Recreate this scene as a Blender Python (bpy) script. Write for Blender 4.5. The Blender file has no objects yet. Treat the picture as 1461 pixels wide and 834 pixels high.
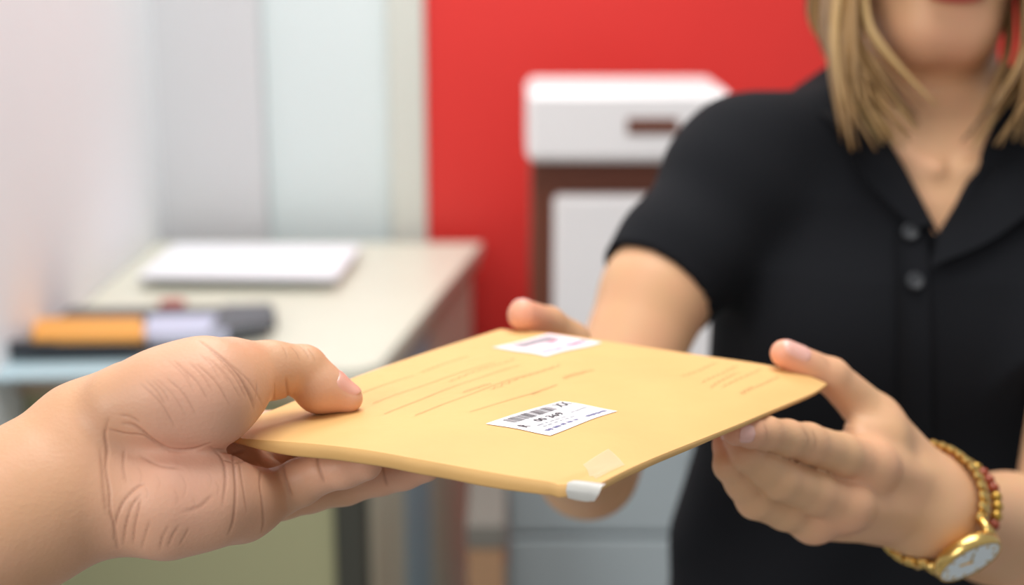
import bpy, math, random
import numpy as np
from mathutils import Vector, Matrix

# ------------------------------------------------------------------ camera, world, lights
sc = bpy.context.scene
col = sc.collection
PITCH = math.radians(14.0)
CAM = np.array([0.0, 0.0, 1.45])
FPX = 50.0 / 36.0 * 1461.0
FWD = np.array([0, math.cos(PITCH), -math.sin(PITCH)])
UPV = np.array([0, math.sin(PITCH), math.cos(PITCH)])
RGT = np.array([1.0, 0, 0])

cd = bpy.data.cameras.new('camera')
cd.lens = 50; cd.sensor_width = 36; cd.clip_start = 0.02
cam = bpy.data.objects.new('camera', cd); col.objects.link(cam)
cam.location = CAM
cam.rotation_euler = (math.pi / 2 - PITCH, 0, 0)
cd.dof.use_dof = True
cd.dof.focus_distance = 0.545
cd.dof.aperture_fstop = 5.6
sc.camera = cam

w = bpy.data.worlds.new('world'); sc.world = w; w.use_nodes = True
w.node_tree.nodes['Background'].inputs[0].default_value = (0.93, 0.97, 1.0, 1)
w.node_tree.nodes['Background'].inputs[1].default_value = 0.46

def area(name, loc, target, size, power, color=(1, 1, 1), sy=None):
    ld = bpy.data.lights.new(name, 'AREA'); ld.energy = power; ld.size = size; ld.color = color
    if sy: ld.shape = 'RECTANGLE'; ld.size_y = sy
    o = bpy.data.objects.new(name, ld); col.objects.link(o); o.location = loc
    d = Vector(target) - Vector(loc)
    o.rotation_euler = d.to_track_quat('-Z', 'Y').to_euler()
    return o
area('ceiling_light', (0.1, 0.9, 2.9), (0.1, 0.9, 0), 1.2, 33, (1, 0.98, 0.95))
area('ceiling_light', (-0.1, 2.5, 2.9), (-0.1, 2.6, 0), 1.0, 25, (1, 0.99, 0.97))
area('front_fill_light', (-1.6, -1.2, 2.3), (0.0, 0.9, 1.1), 1.4, 34, (1, 0.99, 0.97))  # added lamp, fills the hands from front left; no window stands there

sc.view_settings.view_transform = 'Standard'
sc.view_settings.look = 'None'
sc.view_settings.exposure = 0.0
sc.view_settings.gamma = 1.0
sc.view_settings.use_curve_mapping = False

# ------------------------------------------------------------------ helpers
rng = random.Random(7)
def P(px, py, d):
    return CAM + FWD * d + RGT * ((px - 730.5) / FPX * d) + UPV * ((417.0 - py) / FPX * d)
def RAY(px, py):
    v = FWD + RGT * ((px - 730.5) / FPX) + UPV * ((417.0 - py) / FPX)
    return v / np.linalg.norm(v)
def G(px, py, z):
    v = RAY(px, py); t = (z - CAM[2]) / v[2]
    return CAM + v * t
def pix(p):
    q = np.asarray(p) - CAM
    d = q @ FWD
    return np.stack([730.5 + FPX * (q @ RGT) / d, 417.0 - FPX * (q @ UPV) / d, d], -1)
def unit(v):
    v = np.asarray(v, float); return v / (np.linalg.norm(v) + 1e-12)
def lin(c):
    return c / 12.92 if c <= 0.04045 else ((c + 0.055) / 1.055) ** 2.4
def S(r, g, b):
    return (lin(r / 255), lin(g / 255), lin(b / 255), 1.0)

def mat(name, color, rough=0.5, metal=0.0, bump=0.0, bscale=200, var=0.0, vscale=8, sss=0.0, spec=0.5, alpha=1.0, trans=0.0, sheen=0.0):
    m = bpy.data.materials.new(name); m.use_nodes = True
    nt = m.node_tree; b = nt.nodes['Principled BSDF']
    b.inputs['Base Color'].default_value = color
    b.inputs['Roughness'].default_value = rough
    b.inputs['Metallic'].default_value = metal
    b.inputs['Specular IOR Level'].default_value = spec
    if alpha < 1: b.inputs['Alpha'].default_value = alpha
    if trans: b.inputs['Transmission Weight'].default_value = trans
    if sheen: b.inputs['Sheen Weight'].default_value = sheen
    if sss:
        b.inputs['Subsurface Weight'].default_value = sss
        b.inputs['Subsurface Radius'].default_value = (1.0, 0.35, 0.2)
        b.inputs['Subsurface Scale'].default_value = 0.006
    tc = nt.nodes.new('ShaderNodeTexCoord')
    if var:
        n = nt.nodes.new('ShaderNodeTexNoise'); n.inputs['Scale'].default_value = vscale; n.inputs['Detail'].default_value = 5
        nt.links.new(tc.outputs['Object'], n.inputs['Vector'])
        r = nt.nodes.new('ShaderNodeValToRGB')
        c = np.array(color[:3])
        r.color_ramp.elements[0].color = tuple(c * (1 - var)) + (1,); r.color_ramp.elements[0].position = 0.3
        r.color_ramp.elements[1].color = tuple(np.minimum(c * (1 + var), 1)) + (1,); r.color_ramp.elements[1].position = 0.7
        nt.links.new(n.outputs['Fac'], r.inputs['Fac']); nt.links.new(r.outputs['Color'], b.inputs['Base Color'])
    if bump:
        n = nt.nodes.new('ShaderNodeTexNoise'); n.inputs['Scale'].default_value = bscale; n.inputs['Detail'].default_value = 4
        nt.links.new(tc.outputs['Object'], n.inputs['Vector'])
        bp = nt.nodes.new('ShaderNodeBump'); bp.inputs['Strength'].default_value = bump; bp.inputs['Distance'].default_value = 0.001
        nt.links.new(n.outputs['Fac'], bp.inputs['Height']); nt.links.new(bp.outputs['Normal'], b.inputs['Normal'])
    return m

def skin_mat(name, base, pink, crease, lip=(0.5, 0.12, 0.1, 1), rough=0.5, bump=0.35):
    """skin: the 'tone' attribute mixes in flushed skin (r), creases, reddened and with groove shade in the colour (g) and lips (b)"""
    m = bpy.data.materials.new(name); m.use_nodes = True
    nt = m.node_tree; b = nt.nodes['Principled BSDF']
    N = nt.nodes.new; L = nt.links.new
    at = N('ShaderNodeAttribute'); at.attribute_name = 'tone'
    sp = N('ShaderNodeSeparateColor'); L(at.outputs['Color'], sp.inputs['Color'])
    tc = N('ShaderNodeTexCoord')
    n1 = N('ShaderNodeTexNoise'); n1.inputs['Scale'].default_value = 45; n1.inputs['Detail'].default_value = 5
    L(tc.outputs['Object'], n1.inputs['Vector'])
    def mix(f, a, bcol):
        x = N('ShaderNodeMix'); x.data_type = 'RGBA'
        if isinstance(f, float): x.inputs[0].default_value = f
        else: L(f, x.inputs[0])
        for s, v in ((6, a), (7, bcol)):
            if isinstance(v, tuple): x.inputs[s].default_value = v
            else: L(v, x.inputs[s])
        return x.outputs[2]
    mm = N('ShaderNodeMapRange'); mm.inputs[1].default_value = 0.4; mm.inputs[2].default_value = 0.7; mm.inputs[4].default_value = 0.5
    L(n1.outputs['Fac'], mm.inputs[0])
    c = mix(mm.outputs[0], base, tuple(0.6 * base[i] + 0.4 * pink[i] for i in range(3)) + (1,))
    c = mix(sp.outputs[0], c, pink)
    c = mix(sp.outputs[1], c, crease)
    c = mix(sp.outputs[2], c, lip)
    L(c, b.inputs['Base Color'])
    b.inputs['Roughness'].default_value = rough
    b.inputs['Specular IOR Level'].default_value = 0.35
    b.inputs['Subsurface Weight'].default_value = 0.12
    b.inputs['Subsurface Radius'].default_value = (1.0, 0.35, 0.2)
    b.inputs['Subsurface Scale'].default_value = 0.004
    v = N('ShaderNodeTexVoronoi'); v.inputs['Scale'].default_value = 650
    L(tc.outputs['Object'], v.inputs['Vector'])
    n2 = N('ShaderNodeTexNoise'); n2.inputs['Scale'].default_value = 260; n2.inputs['Detail'].default_value = 4
    L(tc.outputs['Object'], n2.inputs['Vector'])
    ad = N('ShaderNodeMath'); ad.operation = 'MULTIPLY_ADD'; ad.inputs[1].default_value = 0.46
    L(v.outputs['Distance'], ad.inputs[0]); L(n2.outputs['Fac'], ad.inputs[2])
    bp = N('ShaderNodeBump'); bp.inputs['Strength'].default_value = bump; bp.inputs['Distance'].default_value = 0.0006
    L(ad.outputs[0], bp.inputs['Height']); L(bp.outputs['Normal'], b.inputs['Normal'])
    return m

def mesh_obj(name, V, F, m=None, parent=None, smooth=True, tone=None):
    me = bpy.data.meshes.new(name)
    me.from_pydata([tuple(map(float, v)) for v in V] if not isinstance(V, np.ndarray) else V.tolist(), [], F if not isinstance(F, np.ndarray) else F.tolist())
    me.update()
    if smooth: me.polygons.foreach_set('use_smooth', [True] * len(me.polygons))
    if tone is not None:
        a = me.color_attributes.new('tone', 'FLOAT_COLOR', 'POINT')
        c = np.ones((len(tone), 4), np.float32); c[:, :3] = tone
        a.data.foreach_set('color', c.ravel())
    if m: me.materials.append(m)
    o = bpy.data.objects.new(name, me); col.objects.link(o)
    if parent: attach(o, parent)
    return o
def attach(o, parent):
    o.parent = parent
    o.matrix_parent_inverse = Matrix.Translation(parent.matrix_basis.to_translation()).inverted() if parent.parent is None else Matrix.Identity(4)
    if parent.parent is not None:
        o.matrix_parent_inverse = Matrix.Translation(WORLD.get(parent.name, Vector((0, 0, 0)))).inverted()
WORLD = {}
def tag(o, label=None, cat=None, group=None, kind=None):
    if label: o['label'] = label
    if cat: o['category'] = cat
    if group: o['group'] = group
    if kind: o['kind'] = kind
    return o
def empty(name, loc):
    o = bpy.data.objects.new(name, None); col.objects.link(o); o.location = tuple(loc); o.empty_display_size = 0.05
    return o

class MB:
    """collects boxes, prisms, lathes and tubes into one mesh"""
    def __init__(s): s.V = []; s.F = []
    def add(s, V, F):
        n = len(s.V); s.V += [tuple(map(float, v)) for v in V]; s.F += [tuple(i + n for i in f) for f in F]; return s
    def box(s, lo, hi, bev=0.0, M=None):
        lo = np.array(lo, float); hi = np.array(hi, float)
        b = min(bev, (hi - lo).min() * 0.49)
        V = []; F = []
        if b <= 0:
            for z in (0, 1):
                for y in (0, 1):
                    for x in (0, 1): V.append([(lo, hi)[x][0], (lo, hi)[y][1], (lo, hi)[z][2]])
            F = [(0, 2, 3, 1), (4, 5, 7, 6), (0, 1, 5, 4), (2, 6, 7, 3), (0, 4, 6, 2), (1, 3, 7, 5)]
        else:
            idx = {}
            for ax in range(3):
                for sg in (0, 1):
                    for c in ((0, 0), (1, 0), (1, 1), (0, 1)):
                        p = [0, 0, 0]; o = [i for i in range(3) if i != ax]
                        p[ax] = (lo, hi)[sg][ax]
                        key = [None] * 3; key[ax] = sg
                        for k, i in enumerate(o):
                            p[i] = (lo[i] + b) if c[k] == 0 else (hi[i] - b); key[i] = c[k]
                        idx[(ax, tuple(key))] = len(V); V.append(p)
            for ax in range(3):
                o = [i for i in range(3) if i != ax]
                for sg in (0, 1):
                    f = []
                    for c in ((0, 0), (1, 0), (1, 1), (0, 1)):
                        key = [None] * 3; key[ax] = sg; key[o[0]] = c[0]; key[o[1]] = c[1]
                        f.append(idx[(ax, tuple(key))])
                    flip = (sg == 0) != (ax == 1)
                    F.append(tuple(f[::-1] if flip else f))
            for a in range(3):          # edge faces
                o = [i for i in range(3) if i != a]
                for s0 in (0, 1):
                    for s1 in (0, 1):
                        q = []
                        for (ax, e) in ((o[0], 0), (o[0], 1), (o[1], 1), (o[1], 0)):
                            key = [None] * 3; key[a] = e; key[o[0]] = s0; key[o[1]] = s1
                            q.append(idx[(ax, tuple(key))])
                        F.append(tuple(q))
            for k in range(8):          # corners
                key = (k & 1, (k >> 1) & 1, (k >> 2) & 1)
                F.append(tuple(idx[(ax, key)] for ax in range(3)))
        if M is not None: V = [np.array(M @ Vector(v)) for v in V]
        return s.add(V, F)
    def prism(s, poly, z0, z1):
        n = len(poly)
        V = [(x, y, z0) for x, y in poly] + [(x, y, z1) for x, y in poly]
        F = [tuple(range(n))[::-1], tuple(range(n, 2 * n))] + [(i, (i + 1) % n, n + (i + 1) % n, n + i) for i in range(n)]
        return s.add(V, F)
    def lathe(s, prof, c, ax, n=32, capa=True, capb=True):
        ax = unit(ax); t = unit(np.cross(ax, [0.3, 0.9, 0.1])); u = np.cross(ax, t)
        V = []; F = []
        for r, h in prof:
            for k in range(n):
                a = 2 * math.pi * k / n
                V.append(np.array(c) + ax * h + (t * math.cos(a) + u * math.sin(a)) * r)
        for i in range(len(prof) - 1):
            for k in range(n):
                F.append((i * n + k, i * n + (k + 1) % n, (i + 1) * n + (k + 1) % n, (i + 1) * n + k))
        if capa: F.append(tuple(range(n))[::-1])
        if capb: F.append(tuple(range((len(prof) - 1) * n, len(prof) * n)))
        return s.add(V, F)
    def tube(s, pts, rad, n=8, flat=1.0, nrm=None):
        pts = np.asarray(pts, float); m = len(pts)
        rad = np.broadcast_to(np.asarray(rad, float), (m,))
        T = np.gradient(pts, axis=0); T /= np.linalg.norm(T, axis=1)[:, None] + 1e-12
        ref = np.array([0.13, 0.31, 0.94]) if nrm is None else np.asarray(nrm, float)
        V = []; F = []
        for i in range(m):
            b = unit(np.cross(T[i], ref if ref.ndim == 1 else ref[i])); nn = np.cross(b, T[i])
            for k in range(n):
                a = 2 * math.pi * k / n
                V.append(pts[i] + (b * math.cos(a) + nn * math.sin(a) * flat) * rad[i])
        for i in range(m - 1):
            for k in range(n):
                F.append((i * n + k, i * n + (k + 1) % n, (i + 1) * n + (k + 1) % n, (i + 1) * n + k))
        F.append(tuple(range(n))[::-1]); F.append(tuple(range((m - 1) * n, m * n)))
        return s.add(V, F)
    def sphere(s, c, r, n=12, m=8, sc3=(1, 1, 1)):
        prof = [(math.sin(math.pi * i / m), -math.cos(math.pi * i / m)) for i in range(m + 1)]
        V = []; F = []
        for a, h in prof:
            for k in range(n):
                t = 2 * math.pi * k / n
                V.append(np.array(c) + np.array([a * math.cos(t) * sc3[0], a * math.sin(t) * sc3[1], h * sc3[2]]) * r)
        for i in range(m):
            for k in range(n):
                F.append((i * n + k, i * n + (k + 1) % n, (i + 1) * n + (k + 1) % n, (i + 1) * n + k))
        return s.add(V, F)
    def build(s, name, m, parent=None, smooth=False):
        return mesh_obj(name, s.V, s.F, m, parent, smooth)

# ------------------------------------------------------------------ implicit surfaces
def rc(p, a, b, r1, r2):
    a = np.asarray(a, np.float32); b = np.asarray(b, np.float32)
    ba = b - a; l2 = float(ba @ ba)
    if l2 < 1e-10: return np.linalg.norm(p - a, axis=1) - max(r1, r2)
    rr = r1 - r2
    if rr * rr >= l2 * 0.98:
        return np.minimum(np.linalg.norm(p - a, axis=1) - r1, np.linalg.norm(p - b, axis=1) - r2)
    a2 = l2 - rr * rr; il2 = 1.0 / l2
    pa = p - a; y = pa @ ba; z = y - l2
    x = pa * l2 - y[:, None] * ba; x2 = np.einsum('ij,ij->i', x, x)
    y2 = y * y * l2; z2 = z * z * l2
    k = np.sign(rr) * rr * rr * x2
    r = (np.sqrt(np.maximum(x2 * a2 * il2, 0)) + y * rr) * il2 - r1
    c1 = np.sign(z) * a2 * z2 > k
    c2 = np.sign(y) * a2 * y2 < k
    r = np.where(c2, np.sqrt(x2 + y2) * il2 - r1, r)
    return np.where(c1, np.sqrt(x2 + z2) * il2 - r2, r)
def smin(a, b, k):
    if k <= 0: return np.minimum(a, b)
    h = np.maximum(k - np.abs(a - b), 0) / k
    return np.minimum(a, b) - h * h * k * 0.25
def smax(a, b, k): return -smin(-a, -b, k)
def chain(p, pts, k=0.003):
    d = None
    for (a, r1), (b, r2) in zip(pts[:-1], pts[1:]):
        e = rc(p, a, b, r1, r2)
        d = e if d is None else smin(d, e, k)
    return d
def ell(p, c, r, R=None):
    q = p - np.asarray(c, np.float32)
    if R is not None: q = q @ np.asarray(R, np.float32)      # columns are the axes
    r = np.asarray(r, np.float32)
    k0 = np.linalg.norm(q / r, axis=1); k1 = np.linalg.norm(q / (r * r), axis=1) + 1e-9
    return k0 * (k0 - 1) / k1
def axes(a, n):
    a = unit(a); n = np.asarray(n, float); n = unit(n - a * (n @ a)); return np.stack([a, np.cross(n, a), n], 1)

def isomesh(sdf, lo, hi, h, block=4):
    """surface nets on a sparse grid, vertices pulled onto the surface"""
    lo = np.asarray(lo, float); hi = np.asarray(hi, float)
    nb = np.ceil((hi - lo) / (h * block)).astype(int) + 1
    bs = h * block
    gx, gy, gz = [np.arange(n) for n in nb]
    # first pass on blocks of blocks, only those near the surface are looked at again
    sb = 5; nsb = -(-nb // sb)
    c5 = np.stack(np.meshgrid(*[np.arange(k) for k in nsb], indexing='ij'), -1).reshape(-1, 3)
    d5 = sdf((lo + (c5 + 0.5) * bs * sb).astype(np.float32)).reshape(nsb)
    dc = d5.repeat(sb, 0).repeat(sb, 1).repeat(sb, 2)[:nb[0], :nb[1], :nb[2]].copy()
    look = np.argwhere(np.abs(dc) < bs * sb * 1.15)
    dc[tuple(look.T)] = sdf((lo + (look + 0.5) * bs).astype(np.float32))
    dc = dc.ravel()
    near = np.abs(dc) < bs * 1.2
    n = nb * block + 1
    val = np.repeat(np.repeat(np.repeat(dc.reshape(nb), block, 0), block, 1), block, 2)
    val = np.pad(val, ((0, 1),) * 3, mode='edge').astype(np.float32)
    mask = np.repeat(np.repeat(np.repeat(near.reshape(nb), block, 0), block, 1), block, 2)
    m2 = np.zeros(n, bool); m2[:-1, :-1, :-1] = mask
    m2[1:, :, :] |= m2[:-1, :, :]; m2[:, 1:, :] |= m2[:, :-1, :]; m2[:, :, 1:] |= m2[:, :, :-1]
    ii = np.argwhere(m2)
    val[m2] = sdf((lo + ii * h).astype(np.float32))
    s = val < 0
    cs = np.zeros(np.array(n) - 1, np.int8)
    for dx in (0, 1):
        for dy in (0, 1):
            for dz in (0, 1):
                cs += s[dx:n[0] - 1 + dx, dy:n[1] - 1 + dy, dz:n[2] - 1 + dz]
    act = np.argwhere((cs > 0) & (cs < 8))
    ids = -np.ones(np.array(n) - 1, np.int64); ids[tuple(act.T)] = np.arange(len(act))
    acc = np.zeros((len(act), 3)); cnt = np.zeros(len(act))
    co = [(x, y, z) for x in (0, 1) for y in (0, 1) for z in (0, 1)]
    for a in co:
        for ax in range(3):
            if a[ax] == 1: continue
            b = list(a); b[ax] = 1
            va = val[tuple((act + a).T)]; vb = val[tuple((act + b).T)]
            cr = (va < 0) != (vb < 0)
            t = np.where(cr, va / np.where(cr, va - vb, 1), 0)
            pt = np.repeat(np.array([a], float), len(act), 0); pt[:, ax] = t
            acc[cr] += pt[cr]; cnt[cr] += 1
    V = lo + (act + acc / cnt[:, None]) * h
    F = []
    for ax in range(3):
        o1, o2 = [(1, 2), (2, 0), (0, 1)][ax]
        sl0 = [slice(None)] * 3; sl1 = [slice(None)] * 3
        sl0[ax] = slice(0, n[ax] - 1); sl1[ax] = slice(1, n[ax])
        A = s[tuple(sl0)]; B = s[tuple(sl1)]
        e = np.argwhere(A != B)
        ok = (e[:, o1] > 0) & (e[:, o2] > 0) & (e[:, o1] < n[o1] - 1) & (e[:, o2] < n[o2] - 1)
        e = e[ok]
        q = []
        for d1, d2 in ((-1, -1), (0, -1), (0, 0), (-1, 0)):
            c = e.copy(); c[:, o1] += d1; c[:, o2] += d2
            q.append(ids[tuple(c.T)])
        q = np.stack(q, 1)
        inside = A[tuple(e.T)]
        q[~inside] = q[~inside][:, ::-1]
        F.append(q)
    F = np.concatenate(F)
    F = F[(F >= 0).all(1)]
    g = None
    for it in range(2):
        d = sdf(V.astype(np.float32))
        if g is None:
            g = np.stack([sdf((V + np.eye(3)[a] * h * 0.4).astype(np.float32)) - d for a in range(3)], 1)
            g /= np.linalg.norm(g, axis=1)[:, None] + 1e-12
        V = V - np.clip(d, -h, h)[:, None] * g * 0.8
    return V, F
def grad(sdf, V, e=3e-4):
    g = np.zeros((len(V), 3))
    for a in range(3):
        dv = np.zeros(3); dv[a] = e
        g[:, a] = sdf((V + dv).astype(np.float32)) - sdf((V - dv).astype(np.float32))
    return g / (np.linalg.norm(g, axis=1)[:, None] + 1e-12)
def trace(sdf, pxs, t0=0.6, t1=1.6, n=50):
    """where the rays through these picture points meet a surface"""
    D = np.array([RAY(*q) for q in pxs]); t = np.full(len(D), t0)
    for i in range(n):
        d = sdf((CAM + D * t[:, None]).astype(np.float32))
        t = np.minimum(t + d * 0.8, t1)
    return CAM + D * t[:, None]
def seg_dist(p, line):
    d = np.full(len(p), 1e3, np.float32)
    for a, b in zip(line[:-1], line[1:]):
        ba = b - a; h = np.clip(((p - a) @ ba) / (ba @ ba + 1e-12), 0, 1)
        d = np.minimum(d, np.linalg.norm(p - a - h[:, None] * ba, axis=1))
    return d
def smooth_line(pts, n=6):
    """Catmull-Rom through points"""
    pts = np.asarray(pts, float)
    if len(pts) < 3:
        return np.array([pts[0] + (pts[-1] - pts[0]) * i / n for i in range(n + 1)])
    q = np.vstack([2 * pts[0] - pts[1], pts, 2 * pts[-1] - pts[-2]]); out = []
    for i in range(1, len(q) - 2):
        for k in range(n):
            t = k / n
            out.append(0.5 * ((2 * q[i]) + (-q[i - 1] + q[i + 1]) * t + (2 * q[i - 1] - 5 * q[i] + 4 * q[i + 1] - q[i + 2]) * t * t + (-q[i - 1] + 3 * q[i] - 3 * q[i + 1] + q[i + 2]) * t ** 3))
    out.append(pts[-1]); return np.array(out)
def with_creases(base, lines):
    """lines: (points in the picture, depth, half width); carved into the skin, fading out at both ends"""
    Ls = []
    fine = [smooth_line(pts, 5) for pts, _, _ in lines]
    hit = trace(base, np.concatenate(fine), 0.45, 1.0, 60).astype(np.float32); at_ = 0
    for (pts, dep, wd), fl in zip(lines, fine):
        L3 = hit[at_:at_ + len(fl)]; at_ += len(fl)
        s = np.linspace(0, 1, len(L3)); wt = np.clip(np.sin(np.pi * (0.04 + 0.92 * s)) * 1.6, 0, 1).astype(np.float32)
        Ls.append((L3, wt, dep, wd, L3.mean(0)))
    allp = np.concatenate([l[0] for l in Ls]); cc = (allp.min(0) + allp.max(0)) / 2
    def field(p, k):
        """(displacement, strongest line) at each point"""
        dsp = np.zeros(len(p), np.float32); g = np.zeros(len(p), np.float32)
        inb = np.flatnonzero(((p > allp.min(0) - .004) & (p < allp.max(0) + .004)).all(1))
        q0 = p[inb]
        for L3, wt, dep, wd, c in Ls:
            lo = L3.min(0) - 3 * wd * k; hi = L3.max(0) + 3 * wd * k
            m = np.flatnonzero(((q0 > lo) & (q0 < hi)).all(1))
            if not len(m): continue
            q = q0[m]; best = np.zeros(len(q), np.float32)
            for i in range(len(L3) - 1):
                ba = L3[i + 1] - L3[i]
                h = np.clip(((q - L3[i]) @ ba) / (ba @ ba + 1e-12), 0, 1)
                e2 = ((q - L3[i] - h[:, None] * ba) ** 2).sum(1)
                best = np.maximum(best, (wt[i] + (wt[i + 1] - wt[i]) * h) * np.exp(-e2 / (wd * k) ** 2))
            dsp[inb[m]] += best * dep
            g[inb[m]] = np.maximum(g[inb[m]], best * min(1, dep / 0.0007))
        return dsp, g
    return (lambda p: base(p) + field(p, 1.0)[0]), (lambda p: field(p, 1.0)[1])
def nail(sdf, tip, dip, dorsal, wid, length, back, m, parent, r):
    a = unit(np.asarray(tip) - dip); n = np.asarray(dorsal, float); n = unit(n - a * (n @ a)); t = np.cross(a, n)
    c = np.asarray(tip) + a * (r - back - length / 2)
    NS, NT = 14, 12; V = []
    for i in range(NS + 1):
        s = -1 + 2 * i / NS
        wv = (1 - abs(s) ** (3.0 if s > 0 else 4.0)) ** (1 / 2.6)
        for j in range(NT + 1):
            u = -1 + 2 * j / NT
            V.append(c + a * s * length / 2 + t * u * wv * wid / 2 + n * r * (1.05 - .25 * u * u * wv * wv))
    V = np.array(V)
    for k in range(8):
        d = sdf(V.astype(np.float32)); V = V - grad(sdf, V, 6e-4) * (d * 0.8)[:, None]
    g = grad(sdf, V, 6e-4); W = []
    q = 0
    for i in range(NS + 1):
        s = -1 + 2 * i / NS
        for j in range(NT + 1):
            u = -1 + 2 * j / NT
            lift = 0.0006 * (1 - max(abs(u), abs(s) if s < 0 else abs(s) * 0.7) ** 4) - 0.00005
            W.append(V[q] + g[q] * lift); q += 1
    F = [(i * (NT + 1) + j, i * (NT + 1) + j + 1, (i + 1) * (NT + 1) + j + 1, (i + 1) * (NT + 1) + j) for i in range(NS) for j in range(NT)]
    return mesh_obj('nail', W, F, m, parent)

# ------------------------------------------------------------------ materials
M = {}
M['red'] = mat('red_paint', S(222, 48, 42), 0.45, var=0.03, vscale=2)
M['wall'] = mat('white_paint', S(236, 238, 240), 0.6, var=0.01, vscale=3)
M['pale_blue'] = mat('pale_blue_laminate', S(224, 234, 234), 0.35)
M['grey_wall'] = mat('grey_paint', S(214, 214, 216), 0.6)
M['jamb'] = mat('cream_paint', S(214, 216, 206), 0.5)
M['floor'] = mat('grey_floor_tile', S(150, 150, 146), 0.4, var=0.05, vscale=4)
M['desk'] = mat('cream_laminate', S(216, 215, 198), 0.35, var=0.02, vscale=6)
M['desk_edge'] = mat('tan_edge', S(186, 160, 134), 0.45)
M['olive'] = mat('olive_panel', S(168, 166, 128), 0.55)
M['dark'] = mat('dark_metal', S(62, 62, 54), 0.5)
M['greybeige'] = mat('grey_beige_metal', S(214, 208, 186), 0.5)
M['bluegrey'] = mat('blue_grey_metal', S(168, 190, 200), 0.5)
M['cab'] = mat('light_grey_metal', S(168, 178, 182), 0.4)
M['plastic'] = mat('white_plastic', S(236, 232, 232), 0.35)
M['brown'] = mat('brown_plastic', S(104, 54, 34), 0.5)
M['paper'] = mat('white_paper', S(236, 238, 244), 0.7)
M['orange'] = mat('orange_card', S(222, 156, 70), 0.6)
M['black'] = mat('black_plastic', S(46, 48, 54), 0.4)
M['slate'] = mat('slate_card', S(92, 94, 100), 0.6)
M['blue_paper'] = mat('pale_blue_card', S(176, 200, 208), 0.6)
M['pinkish'] = mat('dusty_red_plastic', S(176, 90, 80), 0.5)
M['lilac'] = mat('lilac_paper', S(188, 192, 214), 0.7)
M['manila'] = mat('manila_paper', S(221, 174, 108), 0.62, bump=0.18, bscale=160, var=0.035, vscale=22)
M['tape'] = mat('clear_tape', S(250, 246, 238), 0.22, alpha=0.22)
M['tape_w'] = mat('frosted_tape', S(186, 184, 178), 0.35, bump=0.5, bscale=90)
M['label'] = mat('label_paper', S(246, 247, 250), 0.45)
M['label_p'] = mat('pink_label_paper', S(246, 226, 230), 0.5)
M['ink'] = mat('black_ink', S(58, 58, 66), 0.7)
M['ink_g'] = mat('grey_ink', S(134, 136, 146), 0.7)
M['ink_b'] = mat('blue_ink', S(112, 112, 150), 0.7)
M['ink_m'] = mat('magenta_ink', S(214, 130, 160), 0.7)
M['pen'] = mat('faded_pen', S(152, 124, 82), 0.8)
M['skin_m'] = skin_mat('skin_tan', S(208, 159, 122), S(230, 174, 150), S(126, 70, 50), rough=0.46, bump=0.2)
M['skin_w'] = skin_mat('skin_warm', S(211, 165, 125), S(228, 156, 132), S(138, 82, 58), S(196, 84, 82), rough=0.48, bump=0.2)
M['nail'] = mat('nail_pink', S(226, 168, 150), 0.25, sss=0.1)
M['nail_w'] = mat('nail_pale', S(232, 178, 164), 0.22, sss=0.1)
M['shirt'] = mat('black_pique', S(21, 22, 26), 0.95, bump=0.5, bscale=900, spec=0.2)
M['button'] = mat('black_button', S(40, 42, 46), 0.5)
M['trouser'] = mat('dark_twill', S(34, 36, 44), 0.85)
M['shoe'] = mat('black_leather', S(24, 24, 24), 0.35)
M['gold'] = mat('gold', S(226, 190, 116), 0.25, metal=1.0)
M['dial'] = mat('white_dial', S(222, 234, 240), 0.25)
M['amber'] = mat('amber_bead', S(150, 62, 30), 0.25)
M['goldbead'] = mat('gold_bead', S(190, 150, 70), 0.3, metal=0.8)
M['eye'] = mat('eye_white', S(232, 228, 222), 0.2)
M['iris'] = mat('brown_iris', S(52, 32, 22), 0.2)
#PART2
# ------------------------------------------------------------------ the room
def struct(o): o['kind'] = 'structure'; return o
BW = 3.14                      # back wall
LW = -0.785                    # left wall
DH = 0.80                      # desk height
struct(MB().box((-3.0, -2.5, -0.05), (4.0, 4.2, 0.0)).build('floor', M['floor']))
wl = struct(MB().box((LW - 0.1, 1.2, 0.0), (LW, BW + 0.1, 3.0)).build('wall_left', M['wall']))
xr = G(607, 200, 1.2); XR = (607 - 730.5) / FPX * (BW / (FWD[1])) * 1.0
def xback(px, py=200):         # x on the back wall for a picture column
    v = RAY(px, py); return v[0] * BW / v[1]
x1, x2, x3 = xback(376), xback(556), xback(608)
wb = struct(MB().box((LW, BW, 0.0), (x1, BW + 0.1, 3.0)).build('wall_back', M['grey_wall']))
struct(MB().box((x3, BW, 0.0), (2.6, BW + 0.1, 3.0)).build('wall_red', M['red']))
# pale door with its frame between the grey and the red wall
d1 = empty('door_1', (x1, BW, 0)); struct(d1)
MB().box((x1, BW + 0.03, 0.0), (x2, BW + 0.08, 3.0), 0.004).build('door_leaf', M['pale_blue'], d1)
MB().box((x2, BW - 0.015, 0.0), (x3, BW + 0.1, 3.0), 0.005).build('door_frame', M['jamb'], d1)

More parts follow.
